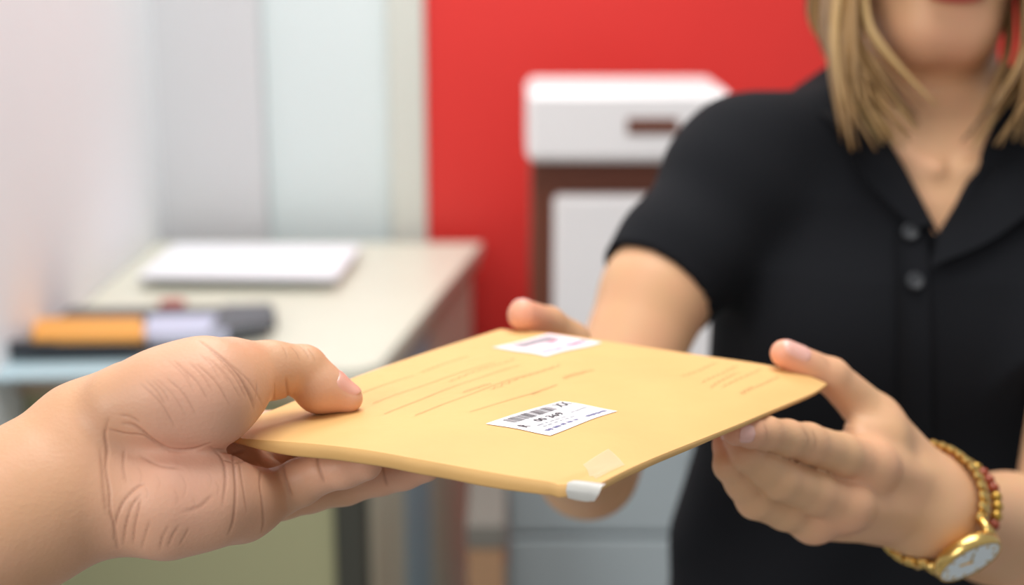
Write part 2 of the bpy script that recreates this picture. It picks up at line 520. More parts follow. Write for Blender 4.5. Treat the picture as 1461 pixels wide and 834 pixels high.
# ------------------------------------------------------------------ desk
rb = G(688, 346, DH); fr = G(540, 528, DH)
yf = fr[1]; yb = min(rb[1], BW - 0.005)
desk = empty('office_desk', (-0.45, 2.5, 0))
tag(desk, 'cream laminate office desk with angled end, standing against the white side wall', 'desk')
lx = LW + 0.004
poly = [(lx, yf + 0.03), (fr[0] - 0.03, yf), (fr[0], yf + 0.03), (rb[0], yb), (lx, yb)]
MB().prism(poly, DH - 0.022, DH).build('worktop', M['desk'], desk)
MB().prism([(lx, yf + 0.036), (fr[0] - 0.03, yf + 0.006), (fr[0] - 0.006, yf + 0.032), (rb[0] - 0.008, yb), (lx, yb)], DH - 0.05, DH - 0.0221).build('edge_band', M['desk_edge'], desk)
MB().box((lx, yf + 0.06, 0.08), (fr[0] - 0.085, yf + 0.085, DH - 0.05)).build('front_panel', M['olive'], desk)
MB().box((fr[0] - 0.083, yf + 0.045, 0.0), (fr[0] - 0.03, yf + 0.10, DH - 0.05), 0.004).build('leg', M['dark'], desk)
MB().box((rb[0] - 0.16, yb - 0.09, 0.0), (rb[0] - 0.105, yb - 0.03, DH - 0.05), 0.004).build('leg', M['dark'], desk)
# boards closing the angled end, set back under the worktop
e0 = np.array([fr[0] - 0.022, yf + 0.10]); e1 = np.array([rb[0] - 0.022, yb - 0.02])
for k, (s0, s1, mm_) in enumerate(((0.0, 0.24, 'greybeige'), (0.25, 0.49, 'bluegrey'), (0.50, 0.99, 'greybeige'))):
    a_ = e0 + (e1 - e0) * s0; b_ = e0 + (e1 - e0) * s1
    MB().prism([(a_[0] - 0.018, a_[1]), (a_[0], a_[1]), (b_[0], b_[1]), (b_[0] - 0.018, b_[1])], 0.03, DH - 0.0505).build('end_board', M[mm_], desk)
bx = empty('storage_box', (-0.05, 2.3, 0))
tag(bx, 'tall narrow brown carton with grey lid beside the desk end', 'box')
c = G(700, 800, 0.55)
MB().box((c[0] - 0.035, c[1] + 0.02, 0.0), (c[0] + 0.02, c[1] + 0.34, 0.56), 0.003).build('carton', mat('card', S(160, 124, 92), 0.8), bx)
MB().box((c[0] - 0.037, c[1] + 0.018, 0.561), (c[0] + 0.022, c[1] + 0.342, 0.60), 0.003).build('lid', mat('card_lid', S(112, 108, 100), 0.8), bx)

# ------------------------------------------------------------------ things on the desk
def slab(name, q, h, m, z=DH, bev=0.0):
    """a flat thing whose outline on the desk is given by its picture corners"""
    pts = [G(x, y, z)[:2] for x, y in q]
    return MB().prism([tuple(p) for p in pts][::-1] if np.cross(pts[1] - pts[0], pts[2] - pts[0]) < 0 else [tuple(p) for p in pts], z + 0.0004, z + h).build(name, m)
# sheaf of white paper at the back
t = empty('paper_stack', G(360, 375, DH)); tag(t, 'wide stack of white paper sheets lying at the back of the desk', 'paper')
for k in range(4):
    j = [(0, 0), (3, -2), (-2, 1), (2, 0)][k]
    o = slab('sheet', [(198 + j[0], 398 + j[1]), (478 + j[0], 400 + j[1]), (512 + j[0], 356 + j[1]), (250 + j[0], 354 + j[1])], 0.007, M['paper'], DH + k * 0.0075)
    attach(o, t)
# black document tray with papers, an orange box and dark folder
z = DH
o = slab('blue_folder', [(-40, 546), (185, 540), (200, 512), (-40, 512)], 0.006, M['blue_paper'], z)
tag(o, 'pale blue folder along the front edge of the desk', 'folder')
tr = empty('document_tray', G(150, 500, z)); tag(tr, 'black plastic document tray on the desk under the orange box', 'tray')
o = slab('tray_base', [(-60, 512), (210, 507), (395, 470), (392, 446), (-40, 449)], 0.012, M['black'], z); attach(o, tr)
o = slab('tray_lip', [(-60, 513), (212, 508), (212, 504), (-60, 508)], 0.026, M['black'], z + 0.012); attach(o, tr)
o = slab('slate_folder', [(300, 487), (386, 474), (388, 448), (318, 450)], 0.02, M['slate'], z + 0.0125)
tag(o, 'dark slate folder lying at the end of the black tray', 'folder')
o = slab('lilac_sheet', [(-50, 503), (200, 499), (200, 493), (-50, 495)], 0.012, M['lilac'], z + 0.0125)
tag(o, 'pale lilac paper sheets along the front of the black tray', 'paper')
o = slab('white_notepad', [(206, 494), (325, 488), (330, 462), (212, 464)], 0.018, M['lilac'], z + 0.0125)
tag(o, 'white notepad in the black tray beside the orange box', 'notepad')
ob = empty('orange_box', G(125, 480, z)); tag(ob, 'orange card box lying in the black tray', 'box')
o = slab('box_body', [(48, 489), (204, 488), (204, 470), (52, 471)], 0.022, M['orange'], z + 0.013); attach(o, ob)
o = slab('box_lid', [(46, 490), (206, 489), (206, 469), (50, 470)], 0.010, M['orange'], z + 0.0355); attach(o, ob)
def desk_lump(name, label, cat, px, py, w_, h_, m, n=1):
    c = G(px, py, DH)
    e = empty(name, c); tag(e, label, cat)
    MB().lathe([(w_, 0.0005), (w_, h_), (w_ * 0.93, h_ + 0.003)], c, (0, 0, 1), 20).build('cup', m, e)
    for k in range(n):
        a = k * 2.1; r = w_ * 0.55
        MB().tube([c + [r * math.cos(a), r * math.sin(a), 0.01], c + [1.5 * r * math.cos(a), 1.5 * r * math.sin(a), h_ + 0.035]], 0.004, 8).build('pen', M['slate'] if k % 2 else M['pinkish'], e)
desk_lump('tape_roll', 'dusty red roll of tape on the desk behind the tray', 'tape', 246, 441, 0.024, 0.012, M['pinkish'], 0)
desk_lump('pen_cup', 'dark pen cup on the desk against the white wall', 'pen cup', 66, 452, 0.022, 0.022, M['slate'], 2)

# ------------------------------------------------------------------ cabinet and white machine against the red wall
cy = 2.36; CH = 0.62
def xat(px, y, py=400):
    v = RAY(px, py); return v[0] * y / v[1]
fc = empty('filing_cabinet', (0.2, cy + 0.25, 0)); tag(fc, 'light grey metal filing cabinet under the white machine', 'cabinet')
xa, xb = xat(722, cy), xat(1180, cy)
MB().box((xa, cy + 0.02, 0), (xb, cy + 0.5, CH), 0.004).build('body', M['cab'], fc)
for k in range(3):
    z0 = 0.03 + k * 0.195
    dr = MB().box((xa + 0.008, cy, z0), (xb - 0.008, cy + 0.0195, z0 + 0.183), 0.003).build('drawer', M['cab'], fc)
    MB().box((0.5 * (xa + xb) + 0.05, cy - 0.012, z0 + 0.12), (0.5 * (xa + xb) + 0.15, cy - 0.0005, z0 + 0.14), 0.002).build('handle', M['dark'], dr)
my = 2.44
mc = empty('drink_machine', (0.2, my + 0.15, CH)); tag(mc, 'white countertop machine with overhanging head and brown recess on the grey cabinet', 'machine')
def zat(py, y): v = RAY(800, py); return CAM[2] + v[2] * y / v[1]
xm0, xm1 = xat(752, my, 180), xat(1045, my, 180)
MB().box((xm0, my, zat(232, my)), (xm1, my + 0.28, zat(130, my)), 0.012).build('head', M['plastic'], mc)
MB().box((xat(890, my), my - 0.004, zat(191, my)), (xat(962, my), my - 0.0005, zat(168, my)), 0.0015).build('slot', M['brown'], mc)
MB().box((xat(758, my + .07), my + 0.07, CH + 0.001), (xm1 - 0.01, my + 0.27, zat(232, my) - 0.001), 0.004).build('core', M['brown'], mc)
MB().box((xat(790, my + .02), my + 0.02, CH + 0.001), (xm1 - 0.012, my + 0.069, zat(282, my + .02)), 0.008).build('front_tank', M['plastic'], mc)

# ------------------------------------------------------------------ the envelope
CL, CF, CR, CB = (300, 621, .560), (846, 694, .478), (1180, 547, .680), (714, 469, .752)
def border(a, b, via, n=24):
    pts = [a[:2]] + via + [b[:2]]
    pts = smooth_line(pts, 8)
    s = np.concatenate([[0], np.cumsum(np.linalg.norm(np.diff(pts, axis=0), axis=1))]); s /= s[-1]
    inv = (1 - s) / a[2] + s / b[2]
    W = np.array([P(x, y, 1 / i) for (x, y), i in zip(pts, inv)])
    s = np.concatenate([[0], np.cumsum(np.linalg.norm(np.diff(W, axis=0), axis=1))]); s /= s[-1]
    return lambda t: np.stack([np.interp(t, s, W[:, k]) for k in range(3)], -1)
B_front = border(CL, CF, [(370, 627), (440, 632), (520, 641), (600, 655), (700, 673), (780, 686)])
B_back = border(CB, CR, [(800, 477), (870, 487), (990, 505), (1080, 518), (1140, 530)])
B_left = border(CL, CB, [(400, 580), (500, 540), (600, 505)])
B_right = border(CF, CR, [(920, 658), (1040, 610), (1120, 577), (1160, 560)])
PL, PF, PR, PB = [P(*q) for q in (CL, CF, CR, CB)]
def env(u, v):
    u = np.atleast_1d(np.asarray(u, float)); v = np.atleast_1d(np.asarray(v, float))
    U = u[:, None]; Vv = v[:, None]
    p = (1 - Vv) * B_front(u) + Vv * B_back(u) + (1 - U) * B_left(v) + U * B_right(v)
    p -= (1 - U) * (1 - Vv) * PL + U * (1 - Vv) * PF + U * Vv * PR + (1 - U) * Vv * PB
    puff = 0.0022 * np.sin(np.pi * np.clip(u, 0, 1)) ** 0.7 * np.sin(np.pi * np.clip(v, 0, 1)) ** 0.7
    wr = 0.0003 * np.sin(23 * u + 5 * v) * np.sin(17 * v + 3) + 0.0002 * np.sin(41 * u - 30 * v)
    # soft folds at the front corner
    fold = -0.0018 * np.exp(-(((u - 0.93) * 1.0 - (v - 0.02) * 0.35) / 0.012) ** 2) * np.exp(-((v - 0.06) / 0.06) ** 2)
    p[:, 2] += (puff + wr) * np.sin(np.pi * np.clip(v, 0, 1)) ** 0.3 * np.sin(np.pi * np.clip(u, 0, 1)) ** 0.3 + fold
    return p
ENV_N = unit(np.cross(PF - PL, PB - PL))
def env_n(u, v, e=0.01):
    du = env(np.clip(u + e, 0, 1), v) - env(np.clip(u - e, 0, 1), v); dv = env(u, np.clip(v + e, 0, 1)) - env(u, np.clip(v - e, 0, 1))
    n = np.cross(du, dv); return n / np.linalg.norm(n, axis=1)[:, None]
def thick(u, v):
    f = np.clip(u / 0.25, 0, 1); f = f * f * (3 - 2 * f)
    g = np.clip((1 - u) / 0.2, 0, 1)
    return 0.0012 + 0.0044 * f * np.clip(1.25 - v, 0.45, 1) * (0.35 + 0.65 * g ** 0.5)
_gu, _gv = np.meshgrid(np.linspace(0, 1, 161), np.linspace(0, 1, 161), indexing='ij')
_gp = pix(env(_gu.ravel(), _gv.ravel()))[:, :2]
def uv_at(px, py):
    """where on the envelope a picture point lies"""
    i = np.argmin(((_gp - [px, py]) ** 2).sum(1)); x = np.array([_gu.ravel()[i], _gv.ravel()[i]])
    for _ in range(6):
        f = pix(env(*x[:, None] if False else (x[:1], x[1:])))[0, :2] - [px, py]
        J = np.stack([(pix(env([x[0] + 1e-3], [x[1]]))[0, :2] - pix(env([x[0] - 1e-3], [x[1]]))[0, :2]) / 2e-3,
                      (pix(env([x[0]], [x[1] + 1e-3]))[0, :2] - pix(env([x[0]], [x[1] - 1e-3]))[0, :2]) / 2e-3], 1)
        x = np.clip(x - np.linalg.solve(J + 1e-9 * np.eye(2), f) * 0.8, 0.0, 1.0)
    return x

def under(u, v, gap):
    u = np.array([u]); v = np.array([v])
    return (env(u, v) - env_n(u, v) * (thick(u, v)[:, None] + gap))[0]
def over(u, v, gap):
    u = np.array([u]); v = np.array([v]); return (env(u, v) + env_n(u, v) * gap)[0]

ev = empty('padded_envelope', env([.5], [.5])[0])
tag(ev, 'yellow manila padded envelope with two stickers, held between two people', 'envelope')
NU = NV = 90
uu, vv = np.meshgrid(np.linspace(0, 1, NU + 1), np.linspace(0, 1, NV + 1), indexing='ij')
U, Vv = uu.ravel(), vv.ravel()
top = env(U, Vv); nrm = env_n(U, Vv); th = thick(U, Vv)
bot = top - nrm * th[:, None]
V = list(top) + list(bot); F = []
idx = lambda i, j: i * (NV + 1) + j
n0 = len(top)
for i in range(NU):
    for j in range(NV):
        F.append((idx(i, j), idx(i + 1, j), idx(i + 1, j + 1), idx(i, j + 1)))
        F.append((n0 + idx(i, j), n0 + idx(i, j + 1), n0 + idx(i + 1, j + 1), n0 + idx(i + 1, j)))
ring = [idx(i, 0) for i in range(NU)] + [idx(NU, j) for j in range(NV)] + [idx(i, NV) for i in range(NU, 0, -1)] + [idx(0, j) for j in range(NV, 0, -1)]
cen = top.mean(0)
V += [top[q] for q in ring]; rows = [list(range(len(V) - len(ring), len(V)))]
for k, (s, o) in enumerate(((0.22, 0.45), (0.55, 0.55), (0.85, 0.3))):
    r = []
    for q in ring:
        out = top[q] - cen; out = unit(out - nrm[q] * (out @ nrm[q]))
        V.append(top[q] * (1 - s) + bot[q] * s + out * o * th[q] * 0.35); r.append(len(V) - 1)
    rows.append(r)
rows.append([n0 + q for q in ring])
m_ = len(ring)
for a, b in zip(rows[:-1], rows[1:]):
    for k in range(m_):
        F.append((a[k], b[k], b[(k + 1) % m_], a[(k + 1) % m_]))
o = mesh_obj('paper_sleeve', V, F, M['manila'], ev)

def quad_patch(name, q, m, lift, parent, n=12, thick_=0.00012):
    """a flat sticker on the envelope, corners given as TL, TR, BR, BL picture points; returns its (a, b) -> point map"""
    c = [uv_at(*p) for p in q]
    def mp(a, b, h=lift):
        a = np.atleast_1d(a); b = np.atleast_1d(b)
        w_ = (1 - a)[:, None] * (1 - b)[:, None] * c[3] + a[:, None] * (1 - b)[:, None] * c[2] + a[:, None] * b[:, None] * c[1] + (1 - a)[:, None] * b[:, None] * c[0]
        return env(w_[:, 0], w_[:, 1]) + env_n(w_[:, 0], w_[:, 1]) * h
    A, B = [x.ravel() for x in np.meshgrid(np.linspace(0, 1, n + 1), np.linspace(0, 1, n + 1), indexing='ij')]
    V = mp(A, B); F = [(i * (n + 1) + j, (i + 1) * (n + 1) + j, (i + 1) * (n + 1) + j + 1, i * (n + 1) + j + 1) for i in range(n) for j in range(n)]
    o = mesh_obj(name, V, F, m, parent)
    return o, mp
def text_mesh(body, shear=0.0):
    cu = bpy.data.curves.new('t', 'FONT'); cu.body = body; cu.size = 1; cu.resolution_u = 2; cu.offset = 0.018; cu.shear = shear
    ob_ = bpy.data.objects.new('t', cu); col.objects.link(ob_)
    me = ob_.to_mesh()
    V = np.array([v.co[:] for v in me.vertices]); F = [tuple(p.vertices) for p in me.polygons]
    ob_.to_mesh_clear(); bpy.data.objects.remove(ob_); bpy.data.curves.remove(cu)
    V[:, 0] -= V[:, 0].min(); V[:, 1] -= V[:, 1].min()
    return V, F
def text_on(mp, body, a0, b0, a1, b1, m, parent, name='lettering', lift=0.0005, shear=0.0):
    V, F = text_mesh(body, shear); sx, sy = V[:, 0].max(), V[:, 1].max()
    return mesh_obj(name, mp(a0 + V[:, 0] / sx * (a1 - a0), b0 + V[:, 1] / sy * (b1 - b0), lift), F, m, parent, False)
def bars_on(mp, a0, b0, a1, b1, n, m, parent, seed, name='barcode', lift=0.0005):
    r = random.Random(seed); V = []; F = []; a = a0
    while a < a1 - 0.004:
        w_ = r.choice((0.004, 0.006, 0.009)) * (a1 - a0) / 0.45
        k = len(V)
        V += list(mp(np.array([a, a + w_, a + w_, a]), np.array([b0, b0, b1, b1]), lift)); F.append((k, k + 1, k + 2, k + 3))
        a += w_ + r.choice((0.004, 0.006, 0.010)) * (a1 - a0) / 0.45
    return mesh_obj(name, V, F, m, parent, False)
def ribbon(mp, lines, w_, m, parent, name, lift=0.0004):
    """pen strokes laid on the paper; lines are lists of (a, b)"""
    V = []; F = []
    for ln in lines:
        p = mp(np.array([q[0] for q in ln]), np.array([q[1] for q in ln]), lift)
        T = np.gradient(p, axis=0); T /= np.linalg.norm(T, axis=1)[:, None] + 1e-12
        sd = np.cross(T, ENV_N); sd /= np.linalg.norm(sd, axis=1)[:, None] + 1e-12
        k = len(V)
        for a, s in zip(p, sd): V += [a + s * w_ / 2, a - s * w_ / 2]
        for i in range(len(p) - 1): F.append((k + 2 * i, k + 2 * i + 1, k + 2 * i + 3, k + 2 * i + 2))
    return mesh_obj(name, V, F, m, parent, False)
def scrawl(r, a0, b0, a1, b1, hgt, n):
    """a line of illegible joined handwriting"""
    out = []; x = 0.0
    while x < 1:
        word = []; wl = r.uniform(0.10, 0.22); k = int(n * wl)
        for i in range(k * 4):
            t = x + wl * i / (k * 4)
            if t > 1: break
            y = math.sin(i * 1.57 + r.uniform(-.4, .4)) * hgt * r.uniform(.4, 1.0)
            word.append((a0 + (a1 - a0) * t - (b1 - b0) * 0, b0 + (b1 - b0) * t + y))
        if len(word) > 3: out.append(word)
        x += wl + r.uniform(0.03, 0.06)
    return out
# postal label near the front corner
lab, mp = quad_patch('registered_label', [(693, 605), (800, 573), (881, 587), (785, 622)], M['label'], 0.0003, ev)
lab['label'] = 'white postal sticker with barcode and number'
bars_on(mp, 0.14, 0.72, 0.74, 0.93, 30, M['ink'], lab, 3)
text_on(mp, 'XX', 0.80, 0.74, 0.97, 0.93, M['ink'], lab)
text_on(mp, 'R', 0.07, 0.44, 0.13, 0.60, M['ink'], lab)
text_on(mp, '00 369', 0.30, 0.50, 0.66, 0.64, M['ink'], lab)
r = random.Random(5)
ribbon(mp, sum([scrawl(r, 0.18, b, 0.62, b, 0.03, 60) for b in (0.40, 0.31)], []), 0.00022, M['ink_g'], lab, 'small_print')
ribbon(mp, scrawl(r, 0.10, 0.17, 0.55, 0.17, 0.05, 40), 0.0004, M['ink_b'], lab, 'stamp_text')
ribbon(mp, scrawl(r, 0.66, 0.15, 0.95, 0.15, 0.05, 40), 0.0004, M['ink_b'], lab, 'stamp_text')
ribbon(mp, scrawl(r, 0.72, 0.48, 0.95, 0.48, 0.03, 40), 0.0002, M['ink_g'], lab, 'small_print')
# second, pink and white sticker by the far corner
lab2, mp2 = quad_patch('pink_label', [(702, 496), (785, 475), (859, 489), (779, 509)], M['label_p'], 0.0003, ev)
lab2['label'] = 'pink and white postal sticker with a grey barcode'
bars_on(mp2, 0.20, 0.62, 0.86, 0.90, 24, M['ink_g'], lab2, 9)
ribbon(mp2, scrawl(r, 0.10, 0.18, 0.5, 0.18, 0.06, 40), 0.0007, M['ink_m'], lab2, 'stamp_text')
ribbon(mp2, scrawl(r, 0.60, 0.25, 0.95, 0.25, 0.08, 40), 0.0008, M['ink_m'], lab2, 'stamp_text')
ribbon(mp2, [[(0.55, 0.55), (0.72, 0.57)]], 0.003, M['ink_m'], lab2, 'stamp_bar')
# ruled lines and handwriting on the paper itself
def env_map(a, b, h=0.0004):
    a = np.atleast_1d(a); b = np.atleast_1d(b)
    return env(a, b) + env_n(a, b) * h
lines = []
for a, b in (((514, 562), (590, 536)), ((532, 576), (706, 517)), ((548, 591), (742, 521)), ((592, 593), (792, 523)), ((670, 588), (768, 559))):
    p, q = uv_at(*a), uv_at(*b); lines.append([tuple(p + (q - p) * t) for t in np.linspace(0, 1, 12)])
for w_ in lines: ribbon(env_map, [w_], 0.0003, M['pen'], ev, 'ruled_line')
words = []
for a, b, hgt in (((600, 532), (668, 508), .006), ((640, 545), (735, 512), .006), ((660, 560), (700, 547), .007), ((700, 556), (800, 520), .007), ((758, 563), (795, 549), .008), ((803, 540), (846, 528), .012)):
    p, q = uv_at(*a), uv_at(*b); words += [[(x, y) for x, y in ln] for ln in
        [[(p[0] + (q[0] - p[0]) * t + math.sin(i * 1.6 + r.uniform(-.5, .5)) * hgt * r.uniform(.3, 1), p[1] + (q[1] - p[1]) * t) for i, t in enumerate(np.linspace(0, 1, 40))]]]
for k, (a, b, hgt) in enumerate((((972, 537), (1022, 517), .006), ((1000, 546), (1050, 522), .008), ((1012, 553), (1052, 531), .008), ((1030, 552), (1085, 526), .006), ((1056, 562), (1076, 552), .010), ((1078, 552), (1110, 537), .006))):
    p, q = uv_at(*a), uv_at(*b); words.append([(p[0] + (q[0] - p[0]) * t + math.sin(i * 1.6 + r.uniform(-.5, .5)) * hgt * r.uniform(.3, 1), p[1] + (q[1] - p[1]) * t) for i, t in enumerate(np.linspace(0, 1, 30))])
for w_ in words: ribbon(env_map, [w_], 0.0003, M['pen'], ev, 'handwritten_word')
# tape
quad_patch('clear_tape', [(832, 664), (868, 641), (892, 664), (850, 684)], M['tape'], 0.0004, ev)
tp = []
for s, k in ((0.0, 0), (0.35, 0), (0.7, 0)): pass
a0 = uv_at(812, 688); a1 = uv_at(846, 694)
V = []; F = []
us = np.linspace(0.945, 1.0, 7)
for u_ in us:
    n_ = env_n(np.array([u_]), np.array([0.0]))[0]; p0 = env([u_], [0.0])[0]; pin = env([u_], [0.055])[0]; h_ = thick(np.array([u_]), np.array([0.0]))[0]
    out = unit(p0 - pin); tw = (u_ - 0.945) / 0.055
    V += [env([u_], [0.016])[0] + n_ * 0.0005, p0 + n_ * 0.0006 + out * 0.0006, p0 - n_ * h_ * 0.5 + out * 0.0022, p0 - n_ * (h_ * 1.1 + 0.0016 * tw) + out * 0.0012]
for i in range(len(us) - 1):
    for j in range(3): F.append((i * 4 + j, (i + 1) * 4 + j, (i + 1) * 4 + j + 1, i * 4 + j + 1))
k = (len(us) - 1) * 4
e1 = env([1.0], [0.05])[0]
V += [V[k + 0] + unit(PF - PL) * 0.0030, V[k + 1] + unit(PF - PL) * 0.0036, V[k + 2] + unit(PF - PL) * 0.0034, V[k + 3] + unit(PF - PL) * 0.001]
n_ = len(V) - 4
for j in range(3): F.append((k + j, n_ + j, n_ + j + 1, k + j + 1))
o = mesh_obj('corner_tape', V, F, M['tape_w'], ev)
o['label'] = 'crumpled whitish tape wrapped over the corner'
#PART3
# ------------------------------------------------------------------ hand at the left, palm towards us, thumb on the envelope
def N(px, py, d, r): return (P(px, py, d), r * d / FPX)
def np32(f): return lambda p: f(p).astype(np.float32)
cu, cv = uv_at(484, 588)
c0 = env([cu], [cv])[0]; TD = float(pix(c0)[2])          # how far away the thumb pad touches the paper
th_ip = N(431, 526, TD - 0.002, 35)
th_mid = N(456, 553, TD - 0.001, 34)
th_tip = N(497, 568, TD + 0.001, 20.5)
th_mcp = N(330, 530, TD - 0.020, 46)
thumb = [th_mcp, N(385, 528, TD - 0.010, 40), th_ip]
thumb2 = [N(434, 530, TD - 0.002, 36), th_mid, th_tip]
thenar = [N(176, 580, .536, 60), N(238, 566, .536, 66), N(292, 560, .540, 74), N(330, 548, .549, 58)]
W0 = N(150, 650, .552, 60)
mcp_i = N(352, 632, .622, 42); mcp_m = N(365, 656, .608, 42); mcp_r = N(364, 702, .586, 43); mcp_p = N(345, 722, .556, 42)
def r2(px, d): return px * d / FPX
fing = {
 'index': [mcp_i, (under(.14, .34, .0105), .0098), (under(.30, .50, .0085), .0086), (under(.42, .55, .0070), .0070)],
 'middle': [mcp_m, (under(.20, .20, .0175), .0098), (under(.36, .33, .0090), .0088), (under(.50, .37, .0072), .0072)],
 'ring': [mcp_r, (P(440, 698, .596), .0096), (P(543, 677, .588), .0082), (P(606, 665, .584), .0065)],
 'pinky': [mcp_p, (P(398, 702, .570), .0094), (P(458, 673, .564), .0082), (P(521, 661, .560), .0068)],
}
armA = [N(-420, 925, .50, 165), N(-140, 795, .515, 116), N(40, 690, .535, 82), N(120, 622, .545, 75), N(190, 582, .552, 69)]
armB = [N(-380, 960, .50, 140), N(-100, 822, .513, 112), N(62, 738, .530, 86), N(130, 714, .538, 76), N(190, 700, .545, 66)]
hypo = [N(188, 716, .538, 66), N(238, 716, .538, 75), N(298, 712, .542, 63), N(342, 714, .550, 49)]
meta = [[N(170, 610, .572, 54), mcp_i], [N(170, 640, .572, 54), mcp_m], [N(175, 670, .560, 58), mcp_r], [N(180, 700, .552, 60), mcp_p]]
pc = N(262, 650, .580, 58)

def hero_base(p):
    palm = chain(p, armA, .006); palm = smin(palm, chain(p, armB, .006), .022)
    for c in meta: palm = smin(palm, chain(p, c), .012)
    palm = smin(palm, rc(p, pc[0], pc[0] + np.array([.012, 0, 0]), pc[1], pc[1]), .014)
    palm = smin(palm, chain(p, hypo, .008), .010)
    th = chain(p, thenar, .008)
    palm = smin(palm, th, .0055)
    t1 = chain(p, thumb, .004)
    t2 = chain(p, thumb2, .004)
    out = smin(palm, smin(t1, t2, .0022), .009)
    res = out
    for f in fing.values():
        ch = None
        for (a, ra), (b, rb) in zip(f[:-1], f[1:]):
            # each phalanx swells between its joints
            mid = (a * .5 + b * .5); rm = (ra + rb) / 2 * 1.02
            e = smin(rc(p, a, mid, ra * .98, rm), rc(p, mid, b, rm, rb * .98), .003)
            ch = e if ch is None else smin(ch, e, .0025)
        res = np.minimum(res, smin(palm, ch, .007))
        res = smin(res, ch, .0008)
    return res.astype(np.float32)
LN = [  # creases seen in the photograph: picture points, depth, half width (metres)
 ([(155, 598), (150, 618), (153, 642), (151, 668), (156, 700), (157, 728), (164, 752), (168, 782)], .0008, .00055),
 ([(143, 640), (146, 670), (148, 700), (152, 735)], .0003, .0007),
 ([(176, 604), (190, 606), (204, 615), (220, 628), (244, 641), (272, 641), (300, 632)], .0011, .0007),
 ([(156, 612), (180, 618), (205, 621), (226, 634)], .0006, .0005),
 ([(170, 592), (186, 594), (200, 602)], .0003, .0005),
 ([(284, 486), (312, 506), (338, 532), (354, 560), (362, 582)], .0009, .0006),
 ([(300, 500), (322, 520), (340, 545), (350, 566)], .0004, .0005),
 ([(408, 540), (410, 552), (411, 564), (414, 576)], .0011, .0006),
 ([(392, 546), (392, 558), (391, 569)], .0005, .0005),
 ([(366, 546), (366, 558), (364, 570)], .0003, .0005),
 ([(416, 495), (423, 503), (428, 514)], .0003, .0004),
 ([(428, 493), (436, 501), (441, 512)], .0003, .0004),
 ([(440, 497), (447, 506), (450, 516)], .00025, .0004),
 ([(404, 494), (408, 503), (410, 512)], .0002, .0004),
 ([(163, 770), (166, 742), (176, 716), (194, 696), (206, 690)], .0007, .0005),
 ([(176, 776), (180, 748), (188, 722), (200, 706)], .0005, .0005),
 ([(190, 776), (192, 752), (197, 728), (200, 712)], .0005, .0005),
 ([(202, 782), (208, 760), (214, 742)], .0003, .0005),
 ([(228, 784), (232, 766), (240, 750)], .0003, .0005),
 ([(240, 780), (246, 764), (256, 748)], .0003, .0005),
 ([(256, 778), (264, 764), (270, 752)], .00025, .0005),
 ([(330, 640), (334, 668), (336, 700), (333, 740), (326, 762)], .0006, .0006),
 ([(340, 650), (346, 690), (352, 730)], .0004, .0005),
 ([(300, 636), (316, 652), (322, 680), (318, 720)], .0004, .0006),
 ([(308, 640), (330, 646), (350, 642)], .0007, .0007),
 ([(316, 654), (336, 660), (352, 656)], .0005, .0005),
 ([(372, 672), (371, 692), (374, 716), (376, 745), (374, 758)], .0010, .0006),
 ([(404, 664), (406, 678), (411, 694), (416, 706)], .0009, .0006),
 ([(453, 646), (454, 660), (458, 674), (463, 688)], .0010, .0006),
 ([(545, 655), (546, 668), (549, 682), (552, 692)], .0009, .0006),
 ([(200, 650), (228, 664), (258, 668)], .00025, .0007),
 ([(178, 640), (176, 665), (180, 688)], .0003, .0005),
 ([(262, 730), (286, 722), (304, 704)], .0002, .0008),
]
lr = random.Random(11)
for k in range(16):                       # fine parallel wrinkles over the ball of the thumb
    x = 200 + k * 8.5 + lr.uniform(-4, 4); y = 516 + 26 * abs(k - 9) / 9 + lr.uniform(-8, 14) - k * 1.2
    l = lr.uniform(30, 74)
    LN.append(([(x, y), (x + l * .42, y + l * .40), (x + l * .72, y + l * .9)], lr.uniform(.00012, .0003), .00045))
for k in range(9):
    x = 176 + k * 17 + lr.uniform(-5, 5); y = 668 + lr.uniform(-14, 40); l = lr.uniform(16, 40)
    LN.append(([(x, y), (x + l * .2, y + l * .5), (x + l * .1, y + l)], lr.uniform(.00006, .00012), .00045))
hero, hero_cr = with_creases(hero_base, [(q, d_ * 1.15, w_ * .85) for q, d_, w_ in LN])
V, F = isomesh(hero, P(-330, 900, .53) - [0.0, .09, .10], P(640, 470, .56) + [.01, .085, .02], .0006)
def blob(V, c, r): return np.exp(-(np.linalg.norm(V - c, axis=1) / r) ** 2)
tone = np.zeros((len(V), 3), np.float32)
pk = 0.6 * blob(V, th_tip[0], .014) + 0.5 * blob(V, pc[0] + [0, -.02, 0], .035) + 0.6 * blob(V, P(260, 705, .53), .026) + 0.6 * blob(V, P(275, 560, .52), .024)
for f in fing.values(): pk = pk + 0.6 * blob(V, f[3][0], .016) + 0.35 * blob(V, f[2][0], .012)
tone[:, 0] = np.clip(pk, 0, 1); tone[:, 1] = hero_cr(V.astype(np.float32)) * 0.7  # green tints the creases: redder skin plus groove shade painted in
hp = empty('person', P(150, 660, .55))
tag(hp, 'bare tan forearm and hand of a person, thumb gripping the envelope from above, palm visible', 'person')
hb = mesh_obj('forearm_and_hand', V, F, M['skin_m'], hp, True, tone)
nail(hero, th_tip[0], th_mid[0], UPV * .9 + RGT * .45 - FWD * .22, .0132, .0145, .0008, M['nail'], hb, th_tip[1])
for f, wd in (('index', .0105), ('middle', .0108), ('ring', .0102), ('pinky', .0088)):
    nail(hero, fing[f][3][0], fing[f][2][0], -ENV_N * .6 + FWD * .8, wd, .0095, .003, M['nail'], hb, fing[f][3][1])
